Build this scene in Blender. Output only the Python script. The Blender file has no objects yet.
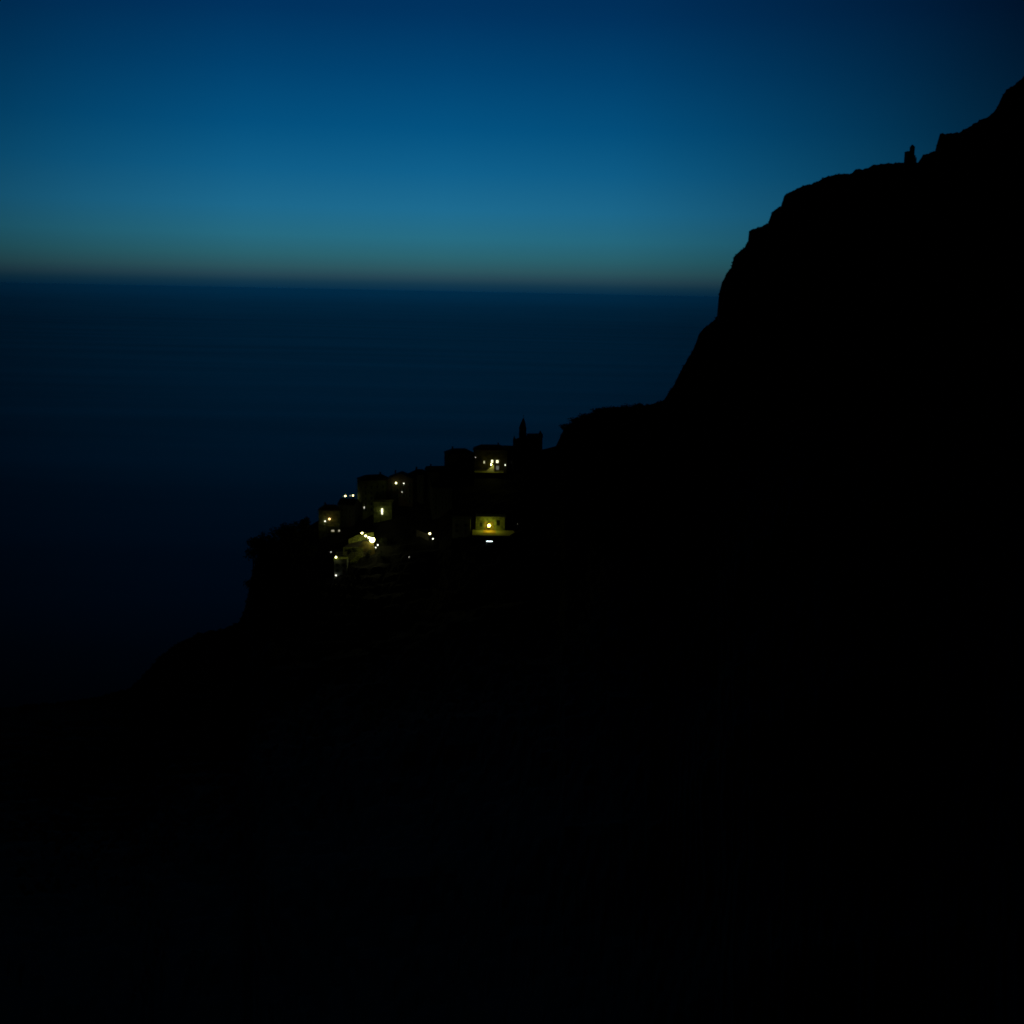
import bpy, bmesh, math, random
import numpy as np
from mathutils import Vector, Matrix, noise

R = math.radians
random.seed(7)
scene = bpy.context.scene
COL = scene.collection

# ------------------------------------------------------------------ camera
F = 1200.0                     # focal length in pixels of a 1024 px frame
CAM = Vector((0, 0, 220))
PITCH = math.atan((512 - 290) / F)
ROLL = R(1.15)                 # the horizon dips to the right in the photograph
cam_d = bpy.data.cameras.new('camera')
cam_d.sensor_width = 36
cam_d.lens = 36 * F / 1024
cam_d.clip_start = 0.5
cam_d.clip_end = 200000
cam = bpy.data.objects.new('camera', cam_d)
COL.objects.link(cam)
CM = Matrix.Rotation(R(90) - PITCH, 4, 'X') @ Matrix.Rotation(ROLL, 4, 'Z')
cam.matrix_world = Matrix.Translation(CAM) @ CM
scene.camera = cam
CR = CM.to_3x3()


def ray(px, py):
    return CR @ Vector(((px - 512) / F, (512 - py) / F, -1))


def P(px, py, d):
    """world point seen at pixel (px,py) at forward distance d"""
    r = ray(px, py)
    return CAM + r * (d / r.y)


# ------------------------------------------------------------------ materials
def lin(c):
    return tuple(((v / 255) / 12.92 if v / 255 <= .04045 else ((v / 255 + .055) / 1.055) ** 2.4) for v in c) + (1,)


def mat(name, c1, c2=None, scale=2.0, rough=.9, bump=.0, detail=6, spec=.2):
    m = bpy.data.materials.new(name)
    m.use_nodes = True
    nt = m.node_tree
    b = nt.nodes['Principled BSDF']
    b.inputs['Roughness'].default_value = rough
    b.inputs['Specular IOR Level'].default_value = spec
    c2 = c2 or tuple(v * .6 for v in c1)
    tc = nt.nodes.new('ShaderNodeTexCoord')
    n = nt.nodes.new('ShaderNodeTexNoise')
    n.inputs['Scale'].default_value = scale
    n.inputs['Detail'].default_value = detail
    nt.links.new(tc.outputs['Object'], n.inputs['Vector'])
    r = nt.nodes.new('ShaderNodeValToRGB')
    r.color_ramp.elements[0].position = .35
    r.color_ramp.elements[1].position = .65
    r.color_ramp.elements[0].color = (*c2, 1)
    r.color_ramp.elements[1].color = (*c1, 1)
    nt.links.new(n.outputs['Fac'], r.inputs['Fac'])
    nt.links.new(r.outputs['Color'], b.inputs['Base Color'])
    if bump:
        bp = nt.nodes.new('ShaderNodeBump')
        bp.inputs['Strength'].default_value = bump
        bp.inputs['Distance'].default_value = .15
        nt.links.new(n.outputs['Fac'], bp.inputs['Height'])
        nt.links.new(bp.outputs['Normal'], b.inputs['Normal'])
    return m


def emit(name, c, s):
    m = bpy.data.materials.new(name)
    m.use_nodes = True
    b = m.node_tree.nodes['Principled BSDF']
    b.inputs['Base Color'].default_value = (.6, .6, .55, 1)
    b.inputs['Emission Color'].default_value = (*c, 1)
    b.inputs['Emission Strength'].default_value = s
    return m


M = dict(
    soil=mat('dark_scrub_soil', (.014, .015, .010), (.006, .007, .005), .08, bump=.3),
    leaf=mat('leaf', (.030, .040, .016), (.014, .020, .008), .8),
    bark=mat('bark', (.05, .04, .03), scale=3, bump=.5),
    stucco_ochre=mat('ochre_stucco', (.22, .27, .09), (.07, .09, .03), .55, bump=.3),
    stucco_grey=mat('grey_stucco', (.075, .085, .085), (.045, .05, .05), .7, bump=.3),
    stucco_pink=mat('rose_stucco', (.09, .07, .045), (.05, .04, .03), .7, bump=.3),
    stucco_pale=mat('pale_stucco', (.22, .25, .22), (.13, .15, .13), .7, bump=.3),
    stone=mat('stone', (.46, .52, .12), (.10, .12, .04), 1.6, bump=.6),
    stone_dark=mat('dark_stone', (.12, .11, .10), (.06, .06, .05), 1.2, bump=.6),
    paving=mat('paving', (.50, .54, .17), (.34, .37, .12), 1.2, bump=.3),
    tile=mat('roof_tile', (.10, .065, .045), (.06, .042, .032), 1.4, bump=.5),
    dark_wall=mat('dim_rose_stucco', (.05, .045, .025), (.015, .014, .008), .35, bump=.4),
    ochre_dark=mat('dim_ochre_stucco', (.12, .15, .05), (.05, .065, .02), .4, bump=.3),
    brown_stone_and_glow=mat('brown_stone_and_glow', (.24, .19, .05), (.05, .045, .02), .5, bump=.6),  # brown of the lane wall, also paints warm lamp glow around the door
    glow_paint=mat('paving_glow', (.55, .36, .05), (.38, .25, .04), 1.2, bump=.3),  # orange-brown that puts the warm lamp glow into the paving colour
    slate=mat('slate_roof', (.055, .055, .06), (.03, .03, .035), 1.4, bump=.5),
    frame=mat('painted_frame', (.10, .14, .09), scale=3, rough=.6),
    white=mat('white_paint', (.6, .6, .55), scale=3, rough=.6),
    metal=mat('dark_metal', (.04, .045, .045), scale=4, rough=.5, spec=.5),
    wood=mat('door_wood', (.09, .06, .03), scale=3, rough=.7),
)
g = bpy.data.materials.new('dark_glass')
g.use_nodes = True
b = g.node_tree.nodes['Principled BSDF']
b.inputs['Base Color'].default_value = (.012, .014, .018, 1)
b.inputs['Roughness'].default_value = .12
M['glass'] = g
YEL = (1.0, .93, .16)
E = dict(
    lamp=emit('lamp_warm_white', (1.0, .97, .42), 9),
    lamp_big=emit('lamp_flood', (1.0, .96, .36), 15),
    lamp_mid=emit('lamp_pale', (1.0, 1.0, .8), 4),
    lamp_dim=emit('lamp_faint', (1.0, .97, .8), 1.1),
    lamp_orange=emit('lamp_orange', (1.0, .58, .22), 5),
    lamp_stair=emit('lamp_stair', (1.0, .95, .16), 75),
    lamp_yellow=emit('lamp_yellow', (1.0, .93, .11), 36),
    lamp_cool=emit('lamp_cool_tube', (.75, .95, 1.0), 5),
    win=emit('lit_pane', (1.0, .98, .62), 1.8),
    win_dim=emit('lit_pane_dim', (1.0, .92, .62), .6),
    win_faint=emit('lit_pane_faint', (.9, .95, .8), .12),
    lamp_glow=emit('lamp_glow', (.9, .95, .85), .03),
)


# ------------------------------------------------------------------ mesh helpers
class MB:
    def __init__(s):
        s.v = []; s.f = []

    def add(s, vs, fs):
        o = len(s.v)
        s.v += [tuple(v) for v in vs]
        s.f += [tuple(i + o for i in f) for f in fs]
        return s

    def box(s, x0, x1, y0, y1, z0, z1, taper=0):
        t = taper
        vs = [(x0, y0, z0), (x1, y0, z0), (x1, y1, z0), (x0, y1, z0),
              (x0 + t, y0 + t, z1), (x1 - t, y0 + t, z1), (x1 - t, y1 - t, z1), (x0 + t, y1 - t, z1)]
        return s.add(vs, [(3, 2, 1, 0), (4, 5, 6, 7), (0, 1, 5, 4), (1, 2, 6, 5), (2, 3, 7, 6), (3, 0, 4, 7)])

    def tube(s, p0, p1, r0, r1=None, n=8):
        r1 = r0 if r1 is None else r1
        p0, p1 = Vector(p0), Vector(p1)
        q = (p1 - p0).to_track_quat('Z', 'Y')
        vs = []
        for p, r in ((p0, r0), (p1, r1)):
            for k in range(n):
                a = 2 * math.pi * k / n
                vs.append(p + q @ Vector((r * math.cos(a), r * math.sin(a), 0)))
        fs = [(k, (k + 1) % n, n + (k + 1) % n, n + k) for k in range(n)]
        fs += [tuple(range(n - 1, -1, -1)), tuple(range(n, 2 * n))]
        return s.add(vs, fs)

    def ball(s, c, r, n=10, m=6, sz=1.0):
        c = Vector(c)
        vs = [c + Vector((0, 0, -r * sz))]
        for j in range(1, m):
            t = math.pi * j / m
            for k in range(n):
                a = 2 * math.pi * k / n
                vs.append(c + Vector((r * math.sin(t) * math.cos(a), r * math.sin(t) * math.sin(a), -r * sz * math.cos(t))))
        vs.append(c + Vector((0, 0, r * sz)))
        fs = [(0, 1 + (k + 1) % n, 1 + k) for k in range(n)]
        for j in range(m - 2):
            o = 1 + j * n
            fs += [(o + k, o + (k + 1) % n, o + n + (k + 1) % n, o + n + k) for k in range(n)]
        o = 1 + (m - 2) * n
        fs += [(o + k, o + (k + 1) % n, len(vs) - 1) for k in range(n)]
        return s.add(vs, fs)

    def build(s, name, m, parent=None):
        me = bpy.data.meshes.new(name)
        me.from_pydata(s.v, [], s.f)
        me.materials.append(m)
        me.update()
        o = bpy.data.objects.new(name, me)
        COL.objects.link(o)
        if parent:
            o.parent = parent
        return o


def thing(name, label, cat, loc=(0, 0, 0), rz=0, group=None):
    o = bpy.data.objects.new(name, None)
    o.empty_display_size = .5
    COL.objects.link(o)
    o.location = loc
    o.rotation_euler = (0, 0, rz)
    tag(o, label, cat, group)
    return o


def tag(o, label, cat, group=None):
    o['label'] = label
    o['category'] = cat
    if group:
        o['group'] = group


def dup(root, loc, rz=0, scale=1, label=None, group=None):
    r = root.copy(); COL.objects.link(r)
    r.location = loc; r.rotation_euler = (0, 0, rz); r.scale = (scale,) * 3
    if label: r['label'] = label
    if group: r['group'] = group
    for ch in list(root.children):
        c = ch.copy(); COL.objects.link(c); c.parent = r
        for gch in list(ch.children):
            d = gch.copy(); COL.objects.link(d); d.parent = c
    return r


# ------------------------------------------------------------------ terrain
SKY = [(-500, 760), (-200, 735), (0, 708), (60, 703), (100, 697), (130, 689), (145, 674), (160, 657), (180, 642), (200, 634),
       (225, 629), (240, 622), (246, 606), (249, 590), (252, 572), (258, 557), (266, 546), (285, 537), (305, 529), (316, 522), (340, 511),
       (360, 501), (400, 490), (440, 480), (450, 469), (480, 460), (510, 453), (545, 449), (556, 446), (562.5, 432), (565, 426),
       (580, 420.5), (592, 413.5), (605, 407.5), (640, 406), (655, 403.5), (664, 400), (668, 393), (674, 385), (681, 371), (687, 360),
       (692, 352), (696, 343), (699, 334), (707, 326), (714, 320), (717, 316), (718, 304), (719, 294), (722, 283), (726, 275),
       (731, 268), (734, 256), (744, 248), (748.5, 240), (749, 231), (768, 223), (772, 212), (781, 206), (784, 196), (800, 187), (819, 181),
       (822, 178), (836, 174), (851, 173.5), (855, 169), (868, 168.5), (873, 165), (890, 163), (906, 162.5), (918, 162.5), (923, 155), (935, 151),
       (937.5, 142), (940, 133.5), (960, 132.5), (969, 127), (979, 120), (990, 116), (996, 109), (1002, 97), (1006, 90), (1013, 86), (1024, 76),
       (1045, 60), (1100, 25), (1250, -60), (1600, -200)]
SKY = sorted(SKY)
DS = [(-500, 400), (0, 430), (130, 520), (200, 570), (240, 610), (262, 640), (400, 650), (525, 680), (560, 695), (650, 770),
      (668, 830), (720, 950), (750, 1020), (785, 1100), (910, 1365), (1024, 1450), (1250, 1600), (1600, 1700)]
GP = [(0, 1.03), (.02, 1), (.06, .86), (.15, .62), (.3, .41), (.5, .27), (.7, .185), (.8, .15), (.88, .105), (.95, .045), (1, 0)]
sx, sy = np.array(SKY, float).T
dx, dy_ = np.array(DS, float).T
gx, gy = np.array(GP, float).T


def skyline(px):
    y = float(np.interp(px, sx, sy))
    if px > 560 and not 900 < px < 921:
        y += .9 * noise.fractal(Vector((px * .21, 7.7, 1.3)), .8, 2.0, 4)
        y += .85 * noise.noise(Vector((px * .5, 2.2, 9.1)))
    return y


def sky_d(px):
    return float(np.interp(px, dx, dy_))


def prof(px, u):
    ys = skyline(px)
    y = ys + (1420 - ys) * float(np.interp(u, gx, gy))
    if u < 1:
        n = noise.fractal(Vector((px * .012, u * 9, 3.1)), .9, 2.1, 5)
        a = min(1, (1 - u) * 9)
        y += n * 13 * a
        # dry-stone terraces: gentle steps in the slope
        y += 2.4 * a * math.sin(y * .62 + n * 5)
        y = max(y, ys + (1 - u) * 22)
    return y


def ground(px, py):
    """point of the slope seen at (px,py) or the crest when py is above it"""
    u = 1.0
    while u > .05 and prof(px, u) < py:
        u -= .004
    d = u * sky_d(px)
    return P(px, max(prof(px, u), skyline(px)), d), d


us = sorted(set([.02, .03, .045] + list(np.linspace(.06, .7, 56)) + list(np.linspace(.7, .97, 64)) + [.98, .99, 1.0]))
pxs = list(np.arange(-500, -20, 12)) + list(np.arange(-20, 560, 3)) + list(np.arange(560, 1030, 1.0)) + list(np.arange(1030, 1600, 14))
verts = []
rows = 0
# a first row at the photographer's feet and one up the slope behind
for k, px in enumerate(pxs):
    t = (px + 500) / 2100
    verts.append((-500 + 1000 * t, -260, 330 + 30 * math.sin(k * .3)))
for px in pxs:
    p = P(px, 512, 1.2)
    verts.append((p.x, p.y, 218.3))
rows = 2
for u in us:
    for px in pxs:
        verts.append(tuple(P(px, prof(px, u), sky_d(px) * u)))
    rows += 1
for i, q in enumerate((1.004, 1.02, 1.06, 1.13, 1.22)):
    for px in pxs:
        d = sky_d(px)
        p = P(px, skyline(px), d)
        fall = (0.03, .16, .42, .75, 1.0)[i]
        p2 = P(px, skyline(px) + 2, d * q)
        z = p.z * (1 - fall) + (-25) * fall
        verts.append((p2.x, p2.y, z))
    rows += 1
nc = len(pxs)
faces = []
for r in range(rows - 1):
    for c in range(nc - 1):
        a = r * nc + c
        faces.append((a, a + 1, a + nc + 1, a + nc))
me = bpy.data.meshes.new('hillside')
me.from_pydata(verts, [], faces)
me.materials.append(M['soil'])
me.update()
hill = bpy.data.objects.new('hillside', me)
COL.objects.link(hill)
hill['kind'] = 'structure'
hill['label'] = 'black terraced mountainside falling steeply to the sea'

# ------------------------------------------------------------------ sea
sm = bpy.data.materials.new('sea_water')
sm.use_nodes = True
nt = sm.node_tree
nt.nodes.clear()
out = nt.nodes.new('ShaderNodeOutputMaterial')
mix = nt.nodes.new('ShaderNodeMixShader')
dif = nt.nodes.new('ShaderNodeBsdfDiffuse')
dif.inputs['Color'].default_value = (.002, .004, .008, 1)
gl = nt.nodes.new('ShaderNodeBsdfGlossy')
gl.inputs['Roughness'].default_value = .32
lw = nt.nodes.new('ShaderNodeLayerWeight')
lw.inputs['Blend'].default_value = .5
ramp = nt.nodes.new('ShaderNodeValToRGB')          # Fresnel curve of wind-roughened water, 0.6..1 facing
mr = nt.nodes.new('ShaderNodeMapRange')
mr.inputs['From Min'].default_value = .6
mr.inputs['From Max'].default_value = 1.0
SEA = [(0, .015), (.16, .045), (.24, .075), (.35, .115), (.5, .17), (.62, .24), (.75, .34), (.86, .42), (.93, .48), (.965, .66), (.985, .9), (1, 1)]
cr = ramp.color_ramp
while len(cr.elements) < len(SEA):
    cr.elements.new(.5)
for e, (p, v) in zip(cr.elements, SEA):
    e.position = p
    e.color = (v, v, v, 1)
tc = nt.nodes.new('ShaderNodeTexCoord')
mp = nt.nodes.new('ShaderNodeMapping')
mp.inputs['Scale'].default_value = (.0007, .0045, 1)
ns = nt.nodes.new('ShaderNodeTexNoise')
ns.inputs['Scale'].default_value = 1
ns.inputs['Detail'].default_value = 5
mr2 = nt.nodes.new('ShaderNodeMapRange')
mr2.inputs['From Min'].default_value = .3
mr2.inputs['From Max'].default_value = .7
mr2.inputs['To Min'].default_value = .88
mr2.inputs['To Max'].default_value = 1.09
mul = nt.nodes.new('ShaderNodeMath'); mul.operation = 'MULTIPLY'
gl.inputs['Color'].default_value = (.28, .71, .74, 1)
nb = nt.nodes.new('ShaderNodeTexNoise'); nb.inputs['Scale'].default_value = .12; nb.inputs['Detail'].default_value = 4
bp = nt.nodes.new('ShaderNodeBump'); bp.inputs['Strength'].default_value = .06; bp.inputs['Distance'].default_value = .6
L = nt.links.new
L(lw.outputs['Facing'], mr.inputs['Value']); L(mr.outputs['Result'], ramp.inputs['Fac'])
L(tc.outputs['Object'], mp.inputs['Vector']); L(mp.outputs['Vector'], ns.inputs['Vector'])
L(ns.outputs['Fac'], mr2.inputs['Value'])
L(ramp.outputs['Color'], mul.inputs[0]); L(mr2.outputs['Result'], mul.inputs[1])
L(tc.outputs['Object'], nb.inputs['Vector']); L(nb.outputs['Fac'], bp.inputs['Height']); L(bp.outputs['Normal'], gl.inputs['Normal'])
L(mul.outputs['Value'], mix.inputs['Fac']); L(dif.outputs['BSDF'], mix.inputs[1]); L(gl.outputs['BSDF'], mix.inputs[2])
L(mix.outputs['Shader'], out.inputs['Surface'])
n = 96
vs = [(0, 0, 0)]
rr = [200, 600, 1500, 4000, 12000, 40000, 110000]
for r_ in rr:
    for k in range(n):
        a = 2 * math.pi * k / n
        vs.append((r_ * math.cos(a), r_ * math.sin(a), 0))
fs = [(0, 1 + k, 1 + (k + 1) % n) for k in range(n)]
for j in range(len(rr) - 1):
    o = 1 + j * n
    fs += [(o + k, o + n + k, o + n + (k + 1) % n, o + (k + 1) % n) for k in range(n)]
sea = MB().add(vs, fs).build('sea', sm)
sea['kind'] = 'structure'
sea['label'] = 'calm dark blue sea reaching the horizon'

# ------------------------------------------------------------------ sky
w = bpy.data.worlds.new('World')
scene.world = w
w.use_nodes = True
nt = w.node_tree
L = nt.links.new
bg = nt.nodes['Background']
bg.inputs['Strength'].default_value = 1.0
tc = nt.nodes.new('ShaderNodeTexCoord')
sep = nt.nodes.new('ShaderNodeSeparateXYZ')
L(tc.outputs['Generated'], sep.inputs[0])
asn = nt.nodes.new('ShaderNodeMath'); asn.operation = 'ARCSINE'
L(sep.outputs['Z'], asn.inputs[0])
ev = nt.nodes.new('ShaderNodeMapRange')
ev.inputs['From Min'].default_value = -.01
ev.inputs['From Max'].default_value = .39
L(asn.outputs[0], ev.inputs['Value'])
ramp = nt.nodes.new('ShaderNodeValToRGB')
cr = ramp.color_ramp
# (elevation in pixels above the horizon, display colour at the glow)
SKYC = [(-12, (4, 44, 72)), (-2, (8, 47, 73)), (4, (20, 56, 76)), (10, (38, 70, 84)), (18, (44, 86, 96)), (30, (42, 99, 112)), (48, (38, 108, 131)),
        (75, (29, 107, 144)), (110, (15, 96, 140)), (150, (3, 82, 129)), (200, (0, 67, 114)), (250, (0, 52, 98)), (290, (0, 44, 86)), (380, (0, 26, 54)), (468, (0, 16, 36))]
while len(cr.elements) < len(SKYC):
    cr.elements.new(.5)
for e, (p, c) in zip(cr.elements, SKYC):
    e.position = min(1, max(0, (p / F + .01) / .4))
    e.color = lin(c)
L(ev.outputs['Result'], ramp.inputs['Fac'])
# azimuth away from the afterglow
GAZ = R(-3.4)
at = nt.nodes.new('ShaderNodeMath'); at.operation = 'ARCTAN2'
rot = nt.nodes.new('ShaderNodeVectorRotate'); rot.rotation_type = 'Z_AXIS'
rot.inputs['Angle'].default_value = GAZ
L(tc.outputs['Generated'], rot.inputs['Vector'])
sep2 = nt.nodes.new('ShaderNodeSeparateXYZ'); L(rot.outputs[0], sep2.inputs[0])
L(sep2.outputs['X'], at.inputs[0]); L(sep2.outputs['Y'], at.inputs[1])
mr3 = nt.nodes.new('ShaderNodeMapRange')
mr3.inputs['From Min'].default_value = -math.pi / 2
mr3.inputs['From Max'].default_value = math.pi / 2
L(at.outputs[0], mr3.inputs['Value'])
fr = nt.nodes.new('ShaderNodeValToRGB')
AZ = [(-90, .002), (-55, .012), (-32, .12), (-20.5, .50), (-16, .70), (-9, .94), (0, 1), (8, .90), (14, .64), (19, .43), (23, .25), (26, .15), (34, .06), (55, .012), (90, .002)]
cr = fr.color_ramp
cr.interpolation = 'LINEAR'
while len(cr.elements) < len(AZ):
    cr.elements.new(.5)
for e, (a, v) in zip(cr.elements, AZ):
    e.position = (a + 90) / 180
    e.color = (v, v, v, 1)
L(mr3.outputs['Result'], fr.inputs['Fac'])
mulc = nt.nodes.new('ShaderNodeMixRGB'); mulc.blend_type = 'MULTIPLY'; mulc.inputs['Fac'].default_value = 1
L(ramp.outputs['Color'], mulc.inputs['Color1']); L(fr.outputs['Color'], mulc.inputs['Color2'])
sk = nt.nodes.new('ShaderNodeTexSky')
sk.sky_type = 'NISHITA'
sk.sun_disc = False
sk.sun_elevation = R(-5)
sk.sun_rotation = R(-3)
addc = nt.nodes.new('ShaderNodeMixRGB'); addc.blend_type = 'ADD'; addc.inputs['Fac'].default_value = .002
L(mulc.outputs['Color'], addc.inputs['Color1']); L(sk.outputs['Color'], addc.inputs['Color2'])
L(addc.outputs['Color'], bg.inputs['Color'])


# ------------------------------------------------------------------ vegetation
def leaf_clump(mb, c, r, n, s, rnd, zs=.8):
    for _ in range(n):
        while True:
            v = Vector((rnd.uniform(-1, 1), rnd.uniform(-1, 1), rnd.uniform(-1, 1)))
            if v.length < 1: break
        v = v * (.55 + .45 * rnd.random()) * r
        v.z *= zs
        p = c + v
        a = Vector((rnd.gauss(0, 1), rnd.gauss(0, 1), rnd.gauss(0, 1))).normalized()
        bvec = a.orthogonal().normalized()
        q = s * rnd.uniform(.6, 1.3)
        mb.add([p - a * q, p + bvec * q * .5, p + a * q, p - bvec * q * .5], [(0, 1, 2, 3)])


def make_tree(name, label, group, h, rad, seed):
    rnd = random.Random(seed)
    t = thing(name, label, 'tree', group=group)
    tr = MB()
    tr.tube((0, 0, -1.5), (0.15, .1, h * .45), .34, .2)
    cr_ = MB()
    for k in range(11):
        a = rnd.uniform(0, 6.28)
        rr_ = rad * rnd.uniform(.15, .72)
        z = h * rnd.uniform(.42, .86)
        if k == 0:
            rr_, z = 0.3, h * .88
        c = Vector((math.cos(a) * rr_, math.sin(a) * rr_, z))
        tr.tube((.1, .1, h * rnd.uniform(.25, .44)), c, .11, .03, 5)
        leaf_clump(cr_, c, rad * rnd.uniform(.40, .60), 130, .46, rnd)
    tr.build('trunk', M['bark'], t)
    cr_.build('crown', M['leaf'], t)
    return t


HG = 'trees in the dark clump on the headland'
T1 = make_tree('broadleaf_tree', 'leftmost dark tree, leaning out over the headland edge above the sea', HG, 14, 5.6, 1)
T2 = make_tree('broadleaf_tree', '', HG, 13, 5.0, 2)
T3 = make_tree('broadleaf_tree', '', HG, 12, 4.6, 3)


def put(t, px, py):
    p, d = ground(px, py)
    return p


def set_h(o, px, py, ytop, h):
    """scale the tree so that its top reaches ytop"""
    p, d = ground(px, py)
    base_y = max(py, skyline(px)) if py < skyline(px) else py
    o.location = p
    s = (base_y - ytop) * d / F / h
    o.scale = (s * 1.0, s * 1.0, s)


CL = 'dark bushy tree inside the clump on the headland left of the village lamps'
trees = [(254, 574, 535, T1, 14, None), (264, 566, 529, T2, 13, 'second dark tree from the sea end of the headland clump, its crown against the water'),
         (274, 560, 524, T3, 12, 'dark round tree on the headland crest, third from the sea end'),
         (285, 554, 520.5, T1, 14, 'dark broad tree topping the middle of the headland clump'),
         (296, 549, 518, T2, 13, 'dark tree on the headland crest, second before the first lamps'),
         (307, 543, 516, T3, 12, 'dark tree on the headland crest next to the leftmost village lamp'),
         (270, 588, 552, T2, 13, CL), (290, 584, 548, T3, 12, CL), (306, 572, 540, T1, 14, CL), (259, 600, 566, T3, 12, CL)]
used = set()
for (px, py, yt, src, h, lab) in trees:
    if src.name not in used:
        used.add(src.name); o = src
    else:
        o = dup(src, (0, 0, 0), group=HG)
    set_h(o, px, py, yt, h)
    o.rotation_euler.z = random.uniform(0, 6.28)
    if lab: o['label'] = lab
SG = 'trees along the saddle behind the village'
SL = 'dark tree in the row along the saddle between the church and the mountain'
for i, (px, py, yt, src, h) in enumerate([(574, 447, 419.5, T2, 13), (582, 441, 416.5, T3, 12), (589, 437, 412, T1, 14), (597, 433, 408, T2, 13), (605, 430, 404.5, T3, 12),
                                          (612, 427, 403.5, T1, 14), (625, 424, 403.5, T2, 13), (639, 420, 402.5, T3, 12), (652, 416, 402, T1, 14)]):
    o = dup(src, (0, 0, 0), group=SG)
    set_h(o, px, py, yt, h)
    o.scale = (o.scale[2] * 1.5, o.scale[2] * 1.5, o.scale[2])
    o.rotation_euler.z = random.uniform(0, 6.28)
    o['label'] = SL if 0 < i < 8 else ('dark tree at the church end of the row on the saddle' if i == 0 else 'dark tree at the foot of the steep mountain edge, last of the saddle row')

# cypress beside the hilltop chapel
def cypress(loc, h):
    t = thing('cypress_tree', 'thin dark spire of a tree just right of the hilltop chapel', 'tree', loc)
    MB().tube((0, 0, -1), (0, 0, h * .5), .25, .12).build('trunk', M['bark'], t)
    mb = MB(); rnd = random.Random(9)
    for k in range(9):
        z = h * (.12 + .095 * k)
        leaf_clump(mb, Vector((0, 0, z)), (1.3 if k < 5 else 1.3 - .22 * (k - 4)), 110, .45, rnd, 1.2)
    mb.build('crown', M['leaf'], t)
pc, dc = ground(915.3, 163)
cypress(pc, 11.5)

# scrub over the slopes
rnd = random.Random(21)
mb = MB()
for _ in range(2600):
    px = rnd.uniform(20, 1060)
    if rnd.random() < .45:
        if 310 < px < 560: continue
        u = 1 - abs(rnd.gauss(0, .003))
    else:
        u = rnd.uniform(.5, .99)
    if 296 < px < 560 and u > .72: continue
    if 902 < px < 922 and u > .985: continue
    p = P(px, prof(px, u), sky_d(px) * u)
    s = rnd.uniform(.7, 1.5) * (1 if u < .98 else .85)
    leaf_clump(mb, p + Vector((0, 0, s * .2)), s, 16, .42 * s, rnd, .7)
sc = mb.build('scrub', M['leaf'])
sc['kind'] = 'stuff'
sc['label'] = 'low dark scrub covering the mountainside'
sc['category'] = 'scrub'


# ------------------------------------------------------------------ houses
def window(parent, x, z, ww, wh, y, pane='glass', shutters=True, arch=False, side=None):
    """window in the front wall (local y of the wall face), or on a side wall (side=-1/1 with y as the x of the face)"""
    def tr(vs):
        if side is None: return vs
        return [(y + side * (-(v[1] - 0)), side * v[0], v[2]) if False else (side * abs(y) - side * v[1], side * v[0], v[2]) for v in vs]
    f = MB(); p = MB()
    yy = y if side is None else 0
    t = .12
    def bx(m, *a):
        q = MB().box(*a); m.add(tr(q.v), q.f)
    bx(f, x - ww / 2 - t, x - ww / 2, yy - .10, yy + .1, z - t, z + wh + t)
    bx(f, x + ww / 2, x + ww / 2 + t, yy - .10, yy + .1, z - t, z + wh + t)
    bx(f, x - ww / 2, x + ww / 2, yy - .10, yy + .1, z + wh, z + wh + t)
    bx(f, x - ww / 2 - .2, x + ww / 2 + .2, yy - .16, yy + .1, z - t - .1, z - t)
    bx(f, x - .04, x + .04, yy - .06, yy - .03, z, z + wh)
    if shutters:
        bx(f, x - ww / 2 - t - ww * .55, x - ww / 2 - t, yy - .07, yy + .05, z, z + wh)
        bx(f, x + ww / 2 + t, x + ww / 2 + t + ww * .55, yy - .07, yy + .05, z, z + wh)
    bx(p, x - ww / 2, x + ww / 2, yy - .025, yy + .05, z - t, z + wh)
    fo = f.build('window', M['frame'], parent)
    p.build('pane', E[pane] if pane in E else M[pane], fo)
    return fo


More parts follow.
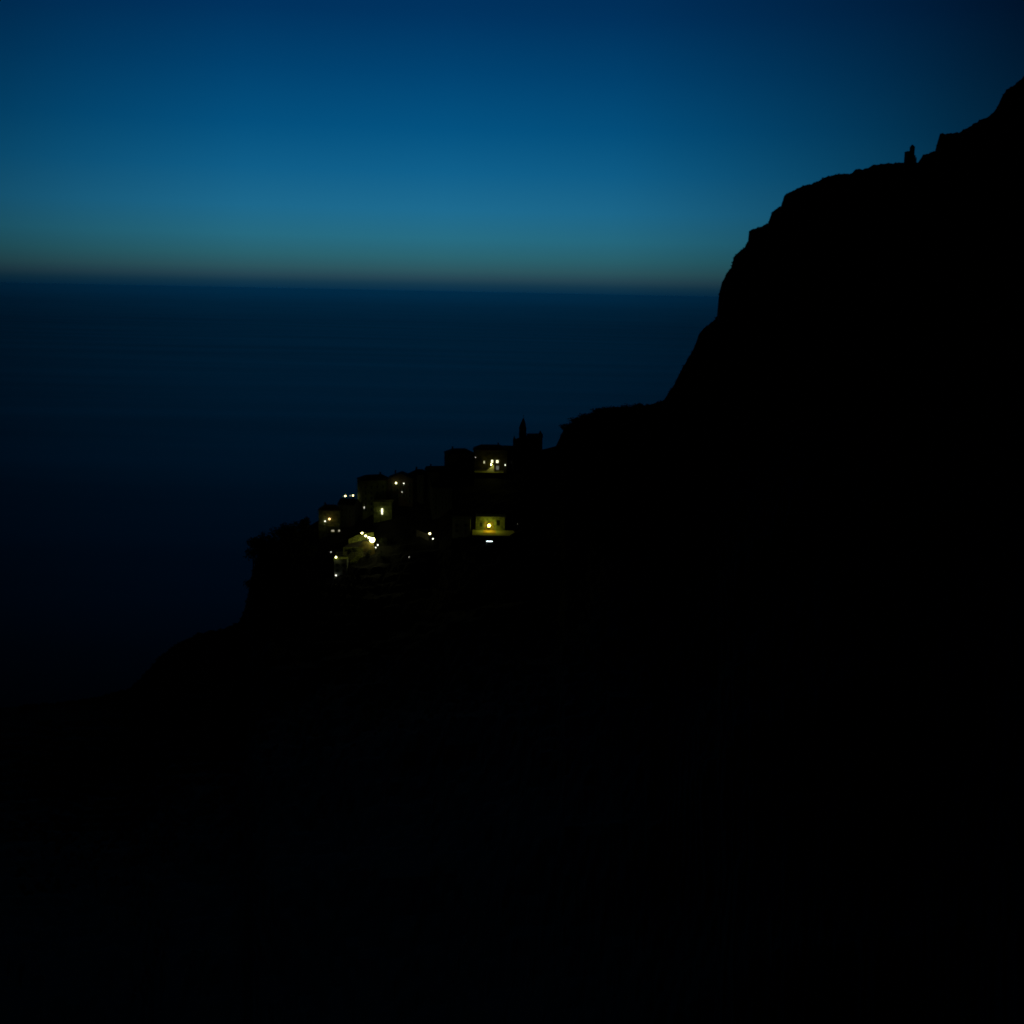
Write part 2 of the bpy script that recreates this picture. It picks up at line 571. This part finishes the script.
def house(name, label, x0, x1, ytop, ybase, depth=9, rz=0, roof='gable', wall='stucco_grey', roofm='slate', wins=None, door=True, group='village houses', chim=True, d=None, cat='house', nwin=True, side_win=False, dd=0):
    pxc = (x0 + x1) / 2
    p, dd_ = ground(pxc, ybase)
    if d is None: d = dd_ + dd
    p = P(pxc, ybase, d)
    k = d / F
    W = (x1 - x0) * k
    ang = rz
    H = (ybase - ytop) * k
    face = math.atan2(-p.x, p.y)          # turn the front towards the valley path
    t = thing(name, label, cat, (p.x, p.y + depth / 2, p.z), face * .0 + ang, group)
    hw, hd = W / 2, depth / 2
    if rz:
        hw = hw / (abs(math.cos(rz)) + abs(math.sin(rz)) * depth / W)
    rh = {'gable': min(2.4, H * .25), 'hip': min(2.2, H * .28), 'flat': .35, 'front': min(2.6, H * .28)}[roof]
    wz = H - rh
    wl = MB()
    wl.box(-hw, hw, -hd, hd, -7, wz)
    ro = MB(); e = .4
    if roof == 'gable':      # ridge across the view
        wl.add([(-hw, -hd, wz), (-hw, hd, wz), (-hw, 0, H - .12), (hw, -hd, wz), (hw, hd, wz), (hw, 0, H - .12)], [(0, 2, 1), (3, 4, 5)])
        for s in (-1, 1):
            a = [(-hw - e, s * (hd + e), wz - .25), (hw + e, s * (hd + e), wz - .25), (hw + e, 0, H - .0), (-hw - e, 0, H - .0)]
            ro.add(a + [(v[0], v[1], v[2] + .22) for v in a], [(0, 1, 2, 3), (4, 5, 6, 7), (0, 1, 5, 4), (1, 2, 6, 5), (2, 3, 7, 6), (3, 0, 4, 7)])
    elif roof == 'front':    # gable end to the viewer
        wl.add([(-hw, -hd, wz), (hw, -hd, wz), (0, -hd, H - .12), (-hw, hd, wz), (hw, hd, wz), (0, hd, H - .12)], [(0, 1, 2), (3, 5, 4)])
        for s in (-1, 1):
            a = [(s * (hw + e), -hd - e, wz - .25), (s * (hw + e), hd + e, wz - .25), (0, hd + e, H), (0, -hd - e, H)]
            ro.add(a + [(v[0], v[1], v[2] + .22) for v in a], [(0, 1, 2, 3), (4, 5, 6, 7), (0, 1, 5, 4), (1, 2, 6, 5), (2, 3, 7, 6), (3, 0, 4, 7)])
    elif roof == 'hip':
        q = min(hw, hd) * .75
        ro.add([(-hw - e, -hd - e, wz), (hw + e, -hd - e, wz), (hw + e, hd + e, wz), (-hw - e, hd + e, wz), (-hw + q, -hd + q, H), (hw - q, -hd + q, H), (hw - q, hd - q, H), (-hw + q, hd - q, H)],
               [(0, 1, 5, 4), (1, 2, 6, 5), (2, 3, 7, 6), (3, 0, 4, 7), (4, 5, 6, 7), (3, 2, 1, 0)])
        ro.box(-hw - e, hw + e, -hd - e, hd + e, wz - .22, wz - .004)
    else:
        ro.box(-hw - .2, hw + .2, -hd - .2, hd + .2, wz, wz + .35)
    wl.build('wall', M[wall], t)
    rob = ro.build('roof', M[roofm], t)
    if chim:
        cx, cy = hw * random.choice((-.5, .45, .6)), hd * .3
        c = MB(); c.box(cx - .35, cx + .35, cy - .35, cy + .35, wz, H + .9); c.box(cx - .45, cx + .45, cy - .45, cy + .45, H + .9, H + 1.05)
        c.build('chimney', M['stone_dark'], rob)
    if wins is None and nwin:
        wins = []
        nf = max(1, int(wz // 3.1)); ncol = max(1, int(2 * hw // 3.2))
        for fl in range(nf):
            for cc in range(ncol):
                x = -hw + 2 * hw * (cc + .5) / ncol
                if fl == 0 and cc == ncol // 2 and door: continue
                wins.append((x, fl * 3.0 + 1.0, .95, 1.35, 'glass'))
    for wi in (wins or []):
        window(t, wi[0], wi[1], wi[2], wi[3], -hd, wi[4], shutters=(wi[2] < 1.3))
    if door:
        dz = MB(); x = -hw + 2 * hw * (max(1, int(2 * hw // 3.2)) // 2 + .5) / max(1, int(2 * hw // 3.2))
        dz.box(x - .55, x + .55, -hd - .06, -hd + .05, -.1, 2.1)
        dob = dz.build('door', M['wood'], t)
        MB().ball((x + .4, -hd - .1, 1.0), .06, 6, 4).build('handle', M['metal'], dob)
    t['_m'] = 0
    del t['_m']
    return t, p, d, hw, hd, H


def loc_x(px, x0, x1, d):
    return (px - (x0 + x1) / 2) * d / F


# lit house with the forecourt
lh = house('village_house', 'low ochre house with a yellow lamp at its door and a dark window', 475.5, 505, 516.3, 530.2, depth=8, roof='flat', wall='stucco_ochre',
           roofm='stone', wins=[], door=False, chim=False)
t, p, d, hw, hd, H = lh
k = d / F
window(t, 8 * k, 2.7, 1.6, 2.7, -hd, 'glass', shutters=False)
window(t, -9.3 * k, 1.9, .9, 2.0, -hd, 'glass', shutters=True)
sr = MB(); sr.box(-6.5 * k, 3.5 * k, -hd - .05, -hd + .02, 0, 4.6); sr.build('wall_glow', M['brown_stone_and_glow'], t)  # brown panel: warm glow around the lamp painted on the wall
dd_ = MB(); dd_.box(-1.6 * k - .7, -1.6 * k + .7, -hd - .06, -hd + .05, 0, 2.5); dd_.build('door', M['wood'], t)
pl = MB()
pl.box(-hw - .1, -hw + 1.6, -hd - .25, -hd + .1, -.2, H - .36)
pl.build('corner_pier', M['stucco_ochre'], t)
co = MB(); co.box(-hw - .3, hw + .3, -hd - .45, -hd - .22, H - .3, H + .1); co.build('cornice', M['stucco_pale'], t)
# forecourt terrace
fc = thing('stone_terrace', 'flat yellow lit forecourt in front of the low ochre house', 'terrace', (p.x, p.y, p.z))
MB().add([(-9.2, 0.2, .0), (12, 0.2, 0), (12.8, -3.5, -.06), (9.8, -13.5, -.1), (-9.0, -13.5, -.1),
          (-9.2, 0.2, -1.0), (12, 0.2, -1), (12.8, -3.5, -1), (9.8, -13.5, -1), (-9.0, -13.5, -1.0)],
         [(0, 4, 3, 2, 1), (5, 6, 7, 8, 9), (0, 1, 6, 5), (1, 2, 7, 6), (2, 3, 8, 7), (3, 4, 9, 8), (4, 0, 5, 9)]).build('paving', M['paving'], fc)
MB().box(-3.6, 2.9, -9.5, .15, -.3, .05).build('paving_glow', M['glow_paint'], fc)  # orange patch: lamp glow painted on the forecourt before the door
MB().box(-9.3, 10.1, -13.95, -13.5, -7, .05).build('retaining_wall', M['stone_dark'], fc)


def lamp(px, py, d, r, em, label, kind='wall_lamp', group=None, pole=3.6, sz=1.0):
    """kind: wall_lamp has a bracket, street_lamp a pole down to the ground"""
    p = P(px, py, d)
    if kind == 'street_lamp':
        t = thing('street_lamp', label, 'street lamp', (p.x, p.y, p.z - pole), 0, group)
        MB().tube((0, 0, -1.5), (0, 0, pole - r * sz), .09, .055).build('pole', M['metal'], t)
        MB().tube((0, 0, pole + r * sz * .8), (0, 0, pole + r * sz + .12), r * .9, .05).build('cap', M['metal'], t)
        MB().ball((0, 0, pole), r, sz=sz).build('globe', E[em], t)
    else:
        t = thing('wall_lamp', label, 'wall lamp', p, 0, group)
        MB().tube((0, 0, r * sz * .95), (0, 0, r * sz + .16), .05).tube((0, 0, r * sz + .14), (0, .9, r * sz + .3), .045).build('bracket', M['metal'], t)
        MB().ball((0, 0, 0), r, sz=sz).build('globe', E[em], t)
    return t


lamp(489, 525.6, p.y - 3.2, .66, 'lamp_yellow', 'round yellow lamp glowing at the door of the low ochre house', sz=1.05)
# tube light below the forecourt
pt = P(489.5, 541.3, p.y - 16)
tl = thing('tube_light', 'long cool white tube light below the lit forecourt', 'tube light', pt)
MB().tube((-1.5, 0, 0), (1.5, 0, 0), .13).build('tube', E['lamp_cool'], tl)
MB().box(-1.75, 1.75, .1, .5, -.18, .22).box(-1.75, -1.5, -.12, .1, -.14, .14).box(1.5, 1.75, -.12, .1, -.14, .14).build('housing', M['white'], tl)
for x in (-1.1, 1.1):
    MB().tube((x, .3, -.1), (x, .3, -4), .05).build('post', M['metal'], tl)

# dim neighbour on the left of the forecourt
house('village_house', 'faint grey green house just left of the lit forecourt', 452, 470.5, 518.5, 534, depth=8, roof='flat', wall='stucco_pale', roofm='stone', chim=False)

# upper house with lit terrace
uh = house('village_house', 'wide hip-roofed house below the church with bright lit porch windows', 473, 507, 445.5, 472, depth=11, roof='hip', wall='dark_wall', roofm='tile', wins=[], door=False, dd=0)
t, p, d, hw, hd, H = uh
k = d / F
for (px, zz, ww, wh, e) in ((484, 8.5, .7, 2.2, 'win_dim'), (492, 10, 1.0, 2.6, 'win'), (497.2, 10, 1.2, 2.4, 'win')):
    window(t, (px - 490) * k, (471.5 - 462.6) * k if px < 490 else (471.5 - 461.8) * k, ww, wh * .55, -hd, e, shutters=False)
window(t, (497.5 - 490) * k, (471.5 - 468.8) * k, 1.5, 2.0, -hd, 'win_faint', shutters=False)
pr = MB()
pr.box(-hw - .1, hw * .8, -hd - 3.2, -hd - .002, .05, .3)
po = pr.build('porch_floor', M['paving'], t)
rl = MB()
for i in range(14):
    x = -hw + (hw * 1.8) * i / 13
    rl.box(x - .05, x + .05, -hd - 3.15, -hd - 3.05, .3, 1.2)
rl.box(-hw, hw * .8, -hd - 3.17, -hd - 3.03, 1.2, 1.3)
rl.build('railing', M['white'], t)
st = MB()
for i in range(8):
    st.box(-2.2 + i * .55, -1.65 + i * .55, -hd - 2.6, -hd - .9, .3, .7 + i * .5)
st.build('stair', M['white'], t)
lamp(491.2, 464.6, p.y - 4.0, .3, 'lamp_stair', 'bright yellow lamp on the stair of the house below the church', sz=1)
lamp(505.2, 465, p.y - 1.4, .26, 'lamp_mid', 'small pale lamp right of the lit porch below the church')
lamp(475.6, 457.4, p.y - 1.0, .2, 'lamp_dim', 'very faint lamp under the left eave of the house below the church')

# neighbours of that house, seen as silhouettes
house('village_house', 'tall dark house with sloping left edge standing left of the lit porch house', 443.5, 474, 449.0, 484, depth=10, rz=R(17), roof='hip', wall='stucco_grey', roofm='slate')
house('village_house', 'dark house with flat parapet roof between the porch house and the church', 502, 517, 446.5, 470, depth=8, rz=R(-15), roof='gable', wall='stucco_grey', roofm='stone', chim=False)
house('village_house', 'narrow dark house with a hipped roof left of the middle of the village skyline', 408, 429, 469.8, 500, depth=9, rz=R(-20), roof='hip', wall='stucco_grey', roofm='tile')
house('village_house', 'dark house with low gable roof in the middle of the village skyline', 424, 446, 466.8, 500, depth=10, rz=R(14), roof='gable', wall='stucco_grey', roofm='slate')
house('village_house', 'faint blue grey house front below the middle of the village skyline', 429, 452, 482, 516, depth=9, rz=R(12), roof='gable', wall='stucco_grey', roofm='slate')
house('village_house', 'dark gabled house carrying three small pale lamps on its front', 388, 413, 473, 504, depth=9, roof='front', wall='stucco_pink', roofm='tile')


# big house with olive lit left wall
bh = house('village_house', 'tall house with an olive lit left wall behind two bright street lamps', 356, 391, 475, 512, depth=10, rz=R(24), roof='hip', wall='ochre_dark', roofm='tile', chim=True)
# house with the tall lit window
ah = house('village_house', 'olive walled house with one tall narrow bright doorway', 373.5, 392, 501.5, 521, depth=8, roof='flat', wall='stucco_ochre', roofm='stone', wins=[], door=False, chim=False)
t, p, d, hw, hd, H = ah
k = d / F
window(t, -.6 * k, (521 - 514) * k, .75, 6.2 * k, -hd, 'win', shutters=False)
lamp(381.9, 511, p.y - 1.2, .24, 'lamp', 'slim bright lantern before the tall lit doorway of the olive house', sz=3.2)
lamp(364.2, 507.5, p.y - 1, .22, 'lamp_dim', 'faint upright grey lamp left of the olive house with the tall doorway', sz=3)
MBw = 0

house('village_house', 'small dark house below the pair of street lamps on the crest', 338, 358, 499.5, 525, depth=8, rz=R(-16), roof='gable', wall='stucco_grey', roofm='slate')
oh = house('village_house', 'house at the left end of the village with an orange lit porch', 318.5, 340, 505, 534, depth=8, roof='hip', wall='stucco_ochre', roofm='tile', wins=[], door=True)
t, p, d, hw, hd, H = oh
k = d / F
window(t, (332.2 - 328.5) * k, (534 - 531.0) * k, 1.5, .8, -hd, 'win_dim', shutters=False)
window(t, (338.6 - 328.5) * k, (534 - 531.0) * k, .7, .8, -hd, 'win_dim', shutters=False)
aw = MB()
for i in range(4):
    aw.box(-1.5 * k * 1.3 + .0, 8 * k, -hd - .9, -hd - .01, 1.0 + i * 1.15, 1.12 + i * 1.15)
aw.build('balcony', M['stone'], t)
lamp(329.4, 519, p.y - 1.5, .5, 'lamp_orange', 'orange lamp over the porch at the left end of the village')
lamp(325, 521.2, p.y - 1.3, .3, 'lamp_mid', 'pale peach lamp left of the orange porch lamp')

gh = house('village_house', 'lowest grey house wall under the lit lane, with a lamp at its foot', 334, 347, 558, 574, depth=7, roof='flat', wall='stucco_pale', roofm='stone', chim=False)
lamp(336, 557.2, gh[1].y - 1, .42, 'lamp', 'white lamp on the roof edge of the lowest grey house', group=None)
lamp(331, 552, gh[1].y - 1, .26, 'lamp_dim', 'faint lamp up left of the lowest grey house')
lamp(336, 575.4, gh[1].y - 1.2, .3, 'lamp_mid', 'small pale lamp at the foot of the lowest grey house')

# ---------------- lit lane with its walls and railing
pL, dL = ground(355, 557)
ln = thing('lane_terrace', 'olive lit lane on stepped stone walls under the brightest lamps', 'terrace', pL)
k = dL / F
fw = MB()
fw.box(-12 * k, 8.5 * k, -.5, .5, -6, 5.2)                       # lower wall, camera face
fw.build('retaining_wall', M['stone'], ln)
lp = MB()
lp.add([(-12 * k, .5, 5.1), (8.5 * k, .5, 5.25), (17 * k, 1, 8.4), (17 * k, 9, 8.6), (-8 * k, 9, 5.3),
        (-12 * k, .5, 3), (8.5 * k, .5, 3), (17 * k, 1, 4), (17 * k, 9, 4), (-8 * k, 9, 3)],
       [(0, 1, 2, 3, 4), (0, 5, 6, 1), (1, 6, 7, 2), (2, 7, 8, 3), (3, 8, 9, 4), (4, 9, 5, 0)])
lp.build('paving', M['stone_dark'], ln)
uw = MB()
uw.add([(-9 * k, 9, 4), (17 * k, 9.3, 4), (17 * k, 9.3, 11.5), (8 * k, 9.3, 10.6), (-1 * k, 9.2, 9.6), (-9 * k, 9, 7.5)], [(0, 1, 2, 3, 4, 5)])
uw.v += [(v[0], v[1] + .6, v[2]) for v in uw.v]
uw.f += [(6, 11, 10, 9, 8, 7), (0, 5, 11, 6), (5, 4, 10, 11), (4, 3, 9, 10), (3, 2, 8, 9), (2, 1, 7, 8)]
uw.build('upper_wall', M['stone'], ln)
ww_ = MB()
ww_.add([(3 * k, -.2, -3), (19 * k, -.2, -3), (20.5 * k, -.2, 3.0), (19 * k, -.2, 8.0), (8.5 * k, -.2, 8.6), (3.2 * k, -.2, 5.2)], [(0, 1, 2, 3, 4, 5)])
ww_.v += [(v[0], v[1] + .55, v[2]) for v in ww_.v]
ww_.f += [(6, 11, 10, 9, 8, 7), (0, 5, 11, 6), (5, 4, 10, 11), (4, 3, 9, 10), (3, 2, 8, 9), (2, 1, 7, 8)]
ww_.build('brick_wall', M['brown_stone_and_glow'], ln)
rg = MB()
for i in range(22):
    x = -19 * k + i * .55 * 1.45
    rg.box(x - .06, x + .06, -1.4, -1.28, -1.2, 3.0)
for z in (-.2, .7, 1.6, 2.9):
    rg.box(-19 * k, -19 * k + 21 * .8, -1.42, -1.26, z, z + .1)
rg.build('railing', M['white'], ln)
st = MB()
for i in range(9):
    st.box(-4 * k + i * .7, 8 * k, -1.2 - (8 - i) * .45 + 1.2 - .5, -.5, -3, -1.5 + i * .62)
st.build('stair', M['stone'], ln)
yl = pL.y - 1.6
LG = 'bright lamps in a row up the lit lane'
lamp(362, 533.0, yl + 1.0, .5, 'lamp', 'upper left lamp of the brightest row over the lit lane', 'street_lamp', LG, 11.5)
lamp(365.6, 535.8, yl + .7, .5, 'lamp', 'second lamp from the left in the brightest row over the lit lane', 'street_lamp', LG, 10.5)
lamp(368.8, 537.4, yl + .4, .5, 'lamp', 'third lamp of the brightest row, beside its largest lamp', 'street_lamp', LG, 10)
lamp(372.2, 539.6, yl, 1.25, 'lamp_big', 'largest and brightest lamp at the right end of the lit lane', 'street_lamp', LG, 9.5, sz=1.15)
lamp(377.8, 545, yl - 2, .3, 'lamp_mid', 'small pale lamp just below and right of the brightest lamp')
lamp(375.7, 547.6, yl - 2.5, .24, 'lamp_mid', 'tiny pale lamp lowest right of the lit lane')

SH = None
rs = random.Random(5)
for (px, py, yy, rad, lab) in [(348, 551, pL.y - 2.4, 2.1, 'dark shrub in front of the left part of the olive lit lane wall'),
                               (354.5, 548.5, pL.y - 2.2, 1.7, 'dark shrub in the middle of the olive lit lane wall'),
                               (367, 552, pL.y - 3.2, 2.6, 'dark shrub straight below the brightest lamp of the lane'),
                               (381, 553, pL.y - 3.0, 3.0, 'added light-breaking shrub right of and below the brightest lamp of the lane'),  # this shrub and the next are added to break up the lamp light
                               (384, 541, pL.y + 4.0, 2.4, 'added light-breaking shrub up the slope right of the brightest lamp of the lane')]:
    c = P(px, py, yy)
    gz = ground(px, py + 3)[0].z
    sh = thing('shrub', lab, 'shrub', c, 0, 'shrubs around the lit lane')
    fm = MB()
    for q in range(7):
        leaf_clump(fm, Vector((rs.uniform(-.6, .6) * rad, rs.uniform(-.5, .5) * rad, rs.uniform(-.9, .35) * rad)), rad * rs.uniform(.4, .62), 60, .3, rs)
    fm.build('foliage', M['leaf'], sh)
    MB().tube((0, 0, -4.5), (0, 0, 0), .14, .06).build('stem', M['bark'], sh)

# ---------------- remaining lamps
pa, da = ground(345, 505)
lamp(331.6, 506.6, ground(331, 520)[1] - 6, .48, 'lamp', 'leftmost white street lamp, over the roof with the orange porch', 'street_lamp', None, 4)
lamp(345.3, 496, bh[2] + 4, .38, 'lamp', 'left one of two white street lamps side by side on the crest', 'street_lamp', 'twin lamps on the crest', 4.5)
lamp(353.0, 495.4, bh[2] + 4, .36, 'lamp', 'right one of two white street lamps side by side on the crest', 'street_lamp', 'twin lamps on the crest', 4.5)
lamp(350.2, 495.8, bh[2] + 4, .2, 'lamp_dim', 'faint lamp between the two white street lamps on the crest', 'street_lamp', None, 4)
lamp(348, 502, da - 4, .24, 'lamp_dim', 'faint lamp just below the two white street lamps on the crest')
p8, d8 = ground(400, 504)
lamp(396, 483, d8 - 1.2, .38, 'lamp', 'brightest of three lamps on the dark gabled house, upper left', group='lamps on the dark gabled house')
lamp(403.8, 483.4, d8 - 1.2, .3, 'lamp_mid', 'upper right of three lamps on the dark gabled house', group='lamps on the dark gabled house', sz=.6)
lamp(402, 492, d8 - 1.2, .26, 'lamp_dim', 'lowest and faintest of three lamps on the dark gabled house', group='lamps on the dark gabled house')
p9, d9 = ground(430, 540)
lamp(429.8, 533.5, d9 - 3, .5, 'lamp', 'lone white street lamp in the dark between lane and forecourt', 'street_lamp', None, 3.5)
lamp(433, 538.8, d9 - 3, .28, 'lamp_mid', 'small grey lamp just below the lone white street lamp')
pg = thing('garden_wall', 'short sloping garden wall left of the lone white street lamp', 'wall', P(424, 534, d9))
MB().add([(-4, 0, -4), (2.5, -.4, -4), (2.5, -.4, -.2), (-4, 0, 2.2), (-4, .5, -4), (2.5, .1, -4), (2.5, .1, -.2), (-4, .5, 2.2)],
         [(0, 1, 2, 3), (5, 4, 7, 6), (3, 2, 6, 7), (0, 3, 7, 4), (1, 5, 6, 2)]).build('wall', M['stone_dark'], pg)
lamp(409, 557, ground(409, 557)[1] - 1, .2, 'lamp_dim', 'very faint lone lamp lowest in the middle of the village', 'street_lamp', None, 2.5)

# ---------------- church on the ridge
pc_, dc_ = ground(528, 452)
k = dc_ / F
ch = thing('village_church', 'dark church with a pointed bell tower on the village skyline', 'church', P(528, 452, dc_) + Vector((0, 5, 0)))
X = lambda px: (px - 528) * k
Z = lambda py: (452 - py) * k
MB().box(X(525), X(542.3), -5, 5, -6, Z(437.3)).build('nave', M['stone_dark'], ch)
nr = MB(); zz = Z(437.3)
nr.add([(X(526.6), -5.4, zz), (X(542.7), -5.4, zz), (X(542.7), 5.4, zz), (X(526.6), 5.4, zz), (X(526.6), 0, Z(434.3)), (X(542.7), 0, Z(433.9))],
       [(0, 1, 5, 4), (2, 3, 4, 5), (1, 2, 5), (3, 0, 4), (3, 2, 1, 0)])
nr.build('roof', M['slate'], ch)
tu = MB(); tu.box(X(538.7), X(541.5), -1, 1, Z(436), Z(433.5)); tu.add([(X(538.7), -1, Z(433.5)), (X(541.5), -1, Z(433.5)), (X(541.5), 1, Z(433.5)), (X(538.7), 1, Z(433.5)), (X(540.2), 0, Z(430.8))], [(0, 1, 4), (1, 2, 4), (2, 3, 4), (3, 0, 4)])
tu.build('turret', M['stone_dark'], ch)
# tower shaft, belfry with openings, cornices, spire
tx0, tx1 = X(518.7), X(525.8)
tc_ = (tx0 + tx1) / 2; tw = (tx1 - tx0) / 2
tb = MB()
tb.box(tc_ - tw, tc_ + tw, -6.2, -6.2 + 2 * tw, -6, Z(434))
bt = tb.build('bell_tower', M['stone_dark'], ch)
bf = MB()
for sx_ in (-1, 1):
    for sy_ in (-1, 1):
        cx = tc_ + sx_ * (tw - .55); cy = -6.2 + tw + sy_ * (tw - .55)
        bf.box(cx - .55, cx + .55, cy - .55, cy + .55, Z(434) + .35, Z(428.2))
bf.box(tc_ - tw + .6, tc_ + tw - .6, -6.2 + .6, -6.2 + 2 * tw - .6, Z(434) + .35, Z(428.2))
bf.build('belfry', M['stone_dark'], bt)
cn = MB()
cn.box(tc_ - tw - .2, tc_ + tw + .2, -6.4, -6.0 + 2 * tw, Z(434), Z(434) + .35)
cn.box(tc_ - tw - .25, tc_ + tw + .25, -6.45, -5.95 + 2 * tw, Z(428.2), Z(427.6))
cn.build('cornice', M['stone'], bt)
sp = MB()
prev = None
rings = [(427.6, 1.0), (425.5, .92), (423.0, .72), (420.5, .42), (418.2, .16), (417.6, .05)]
N = 8
vs = []
for (py, q) in rings:
    for i in range(N):
        a = 2 * math.pi * (i + .5) / N
        vs.append((tc_ + .3 * (1 - q) + tw * q * math.cos(a), -6.2 + tw + tw * q * math.sin(a), Z(py)))
fs = []
for j in range(len(rings) - 1):
    fs += [(j * N + i, j * N + (i + 1) % N, (j + 1) * N + (i + 1) % N, (j + 1) * N + i) for i in range(N)]
fs.append(tuple(range((len(rings) - 1) * N, len(rings) * N)))
sp.add(vs, fs).build('spire', M['slate'], bt)
cx = tc_ + .3
MB().box(cx - .06, cx + .06, -6.2 + tw - .06, -6.2 + tw + .06, Z(418), Z(414.2)).box(cx - .45, cx + .45, -6.2 + tw - .05, -6.2 + tw + .05, Z(415.8), Z(415.5)).build('cross', M['metal'], bt)
ap = MB(); ap.box(X(512.8), X(518.7), -4.5, 4, -6, Z(441.5)); ap.add([(X(512.6), -4.7, Z(441.5)), (X(518.7), -4.7, Z(441.5)), (X(518.7), 4.2, Z(441.5)), (X(512.6), 4.2, Z(441.5)), (X(518.6), -.3, Z(438.8)), (X(514), -.3, Z(440))], [(0, 1, 4, 5), (2, 3, 5, 4), (3, 0, 5), (1, 2, 4)])
ap.build('side_chapel', M['stone_dark'], ch)
pn = MB(); pn.box(X(513.0), X(514.9), -4.4, -3.3, Z(441.5), Z(438.5)); pn.add([(X(513.0), -4.4, Z(438.5)), (X(514.9), -4.4, Z(438.5)), (X(514.9), -3.3, Z(438.5)), (X(513), -3.3, Z(438.5)), (X(513.95), -3.85, Z(435.5))], [(0, 1, 4), (1, 2, 4), (2, 3, 4), (3, 0, 4)])
pn.build('pinnacle', M['stone_dark'], ch)
for px in (530.5, 534.5, 538.5):
    window(ch, X(px), Z(446), .8, 2.4, -5, 'glass', shutters=False)
# faint upright light right of forecourt
lamp(517.5, 524, ground(517.5, 530)[1] - 1, .2, 'lamp_glow', 'barely glowing upright lamp right of the lit forecourt', sz=2.2)

# ---------------- chapel on the mountain crest
pq, dq = ground(909.5, 163)
k = dq / F
cp = thing('hilltop_chapel', 'tiny chapel with a bell tower on the mountain crest', 'chapel', P(910.3, 163, dq) + Vector((0, 4, 0)))
X = lambda px: (px - 909.5) * k
Z = lambda py: (163 - py) * k
MB().box(X(905.7), X(911.5), -5, 5, -6, Z(152.6)).build('nave', M['stone_dark'], cp)
r_ = MB(); r_.box(X(905.4), X(911.6), -5.3, 5.3, Z(152.6), Z(152.1)); r_.build('roof', M['slate'], cp)
MB().box(X(911.5), X(914.2), -3.5, 4, -6, Z(155.5)).build('side_room', M['stone_dark'], cp)
tb = MB(); tb.box(X(908.5), X(912.4), -5.6, -1.6, -6, Z(148.4))
tbo = tb.build('bell_tower', M['stone_dark'], cp)
s_ = MB(); s_.add([(X(908.3), -5.8, Z(148.4)), (X(912.6), -5.8, Z(148.4)), (X(912.6), -1.4, Z(148.4)), (X(908.3), -1.4, Z(148.4)), (X(909.7), -3.5, Z(145.9)), (X(910.9), -3.5, Z(145.9))], [(0, 1, 5, 4), (1, 2, 5), (2, 3, 4, 5), (3, 0, 4), (3, 2, 1, 0)])
s_.build('roof', M['slate'], tbo)
window(cp, X(906.7), Z(157.5), .8, 1.6, -5, 'glass', shutters=False)

# ------------------------------------------------------------------ render settings
scene.view_settings.view_transform = 'Standard'
scene.view_settings.look = 'None'
scene.view_settings.exposure = 0
scene.cycles.max_bounces = 4
scene.cycles.pixel_filter_type = 'GAUSSIAN'
scene.cycles.filter_width = 2.1
scene.cycles.sample_clamp_indirect = 3
scene.render.resolution_x = 1024
scene.render.resolution_y = 1024
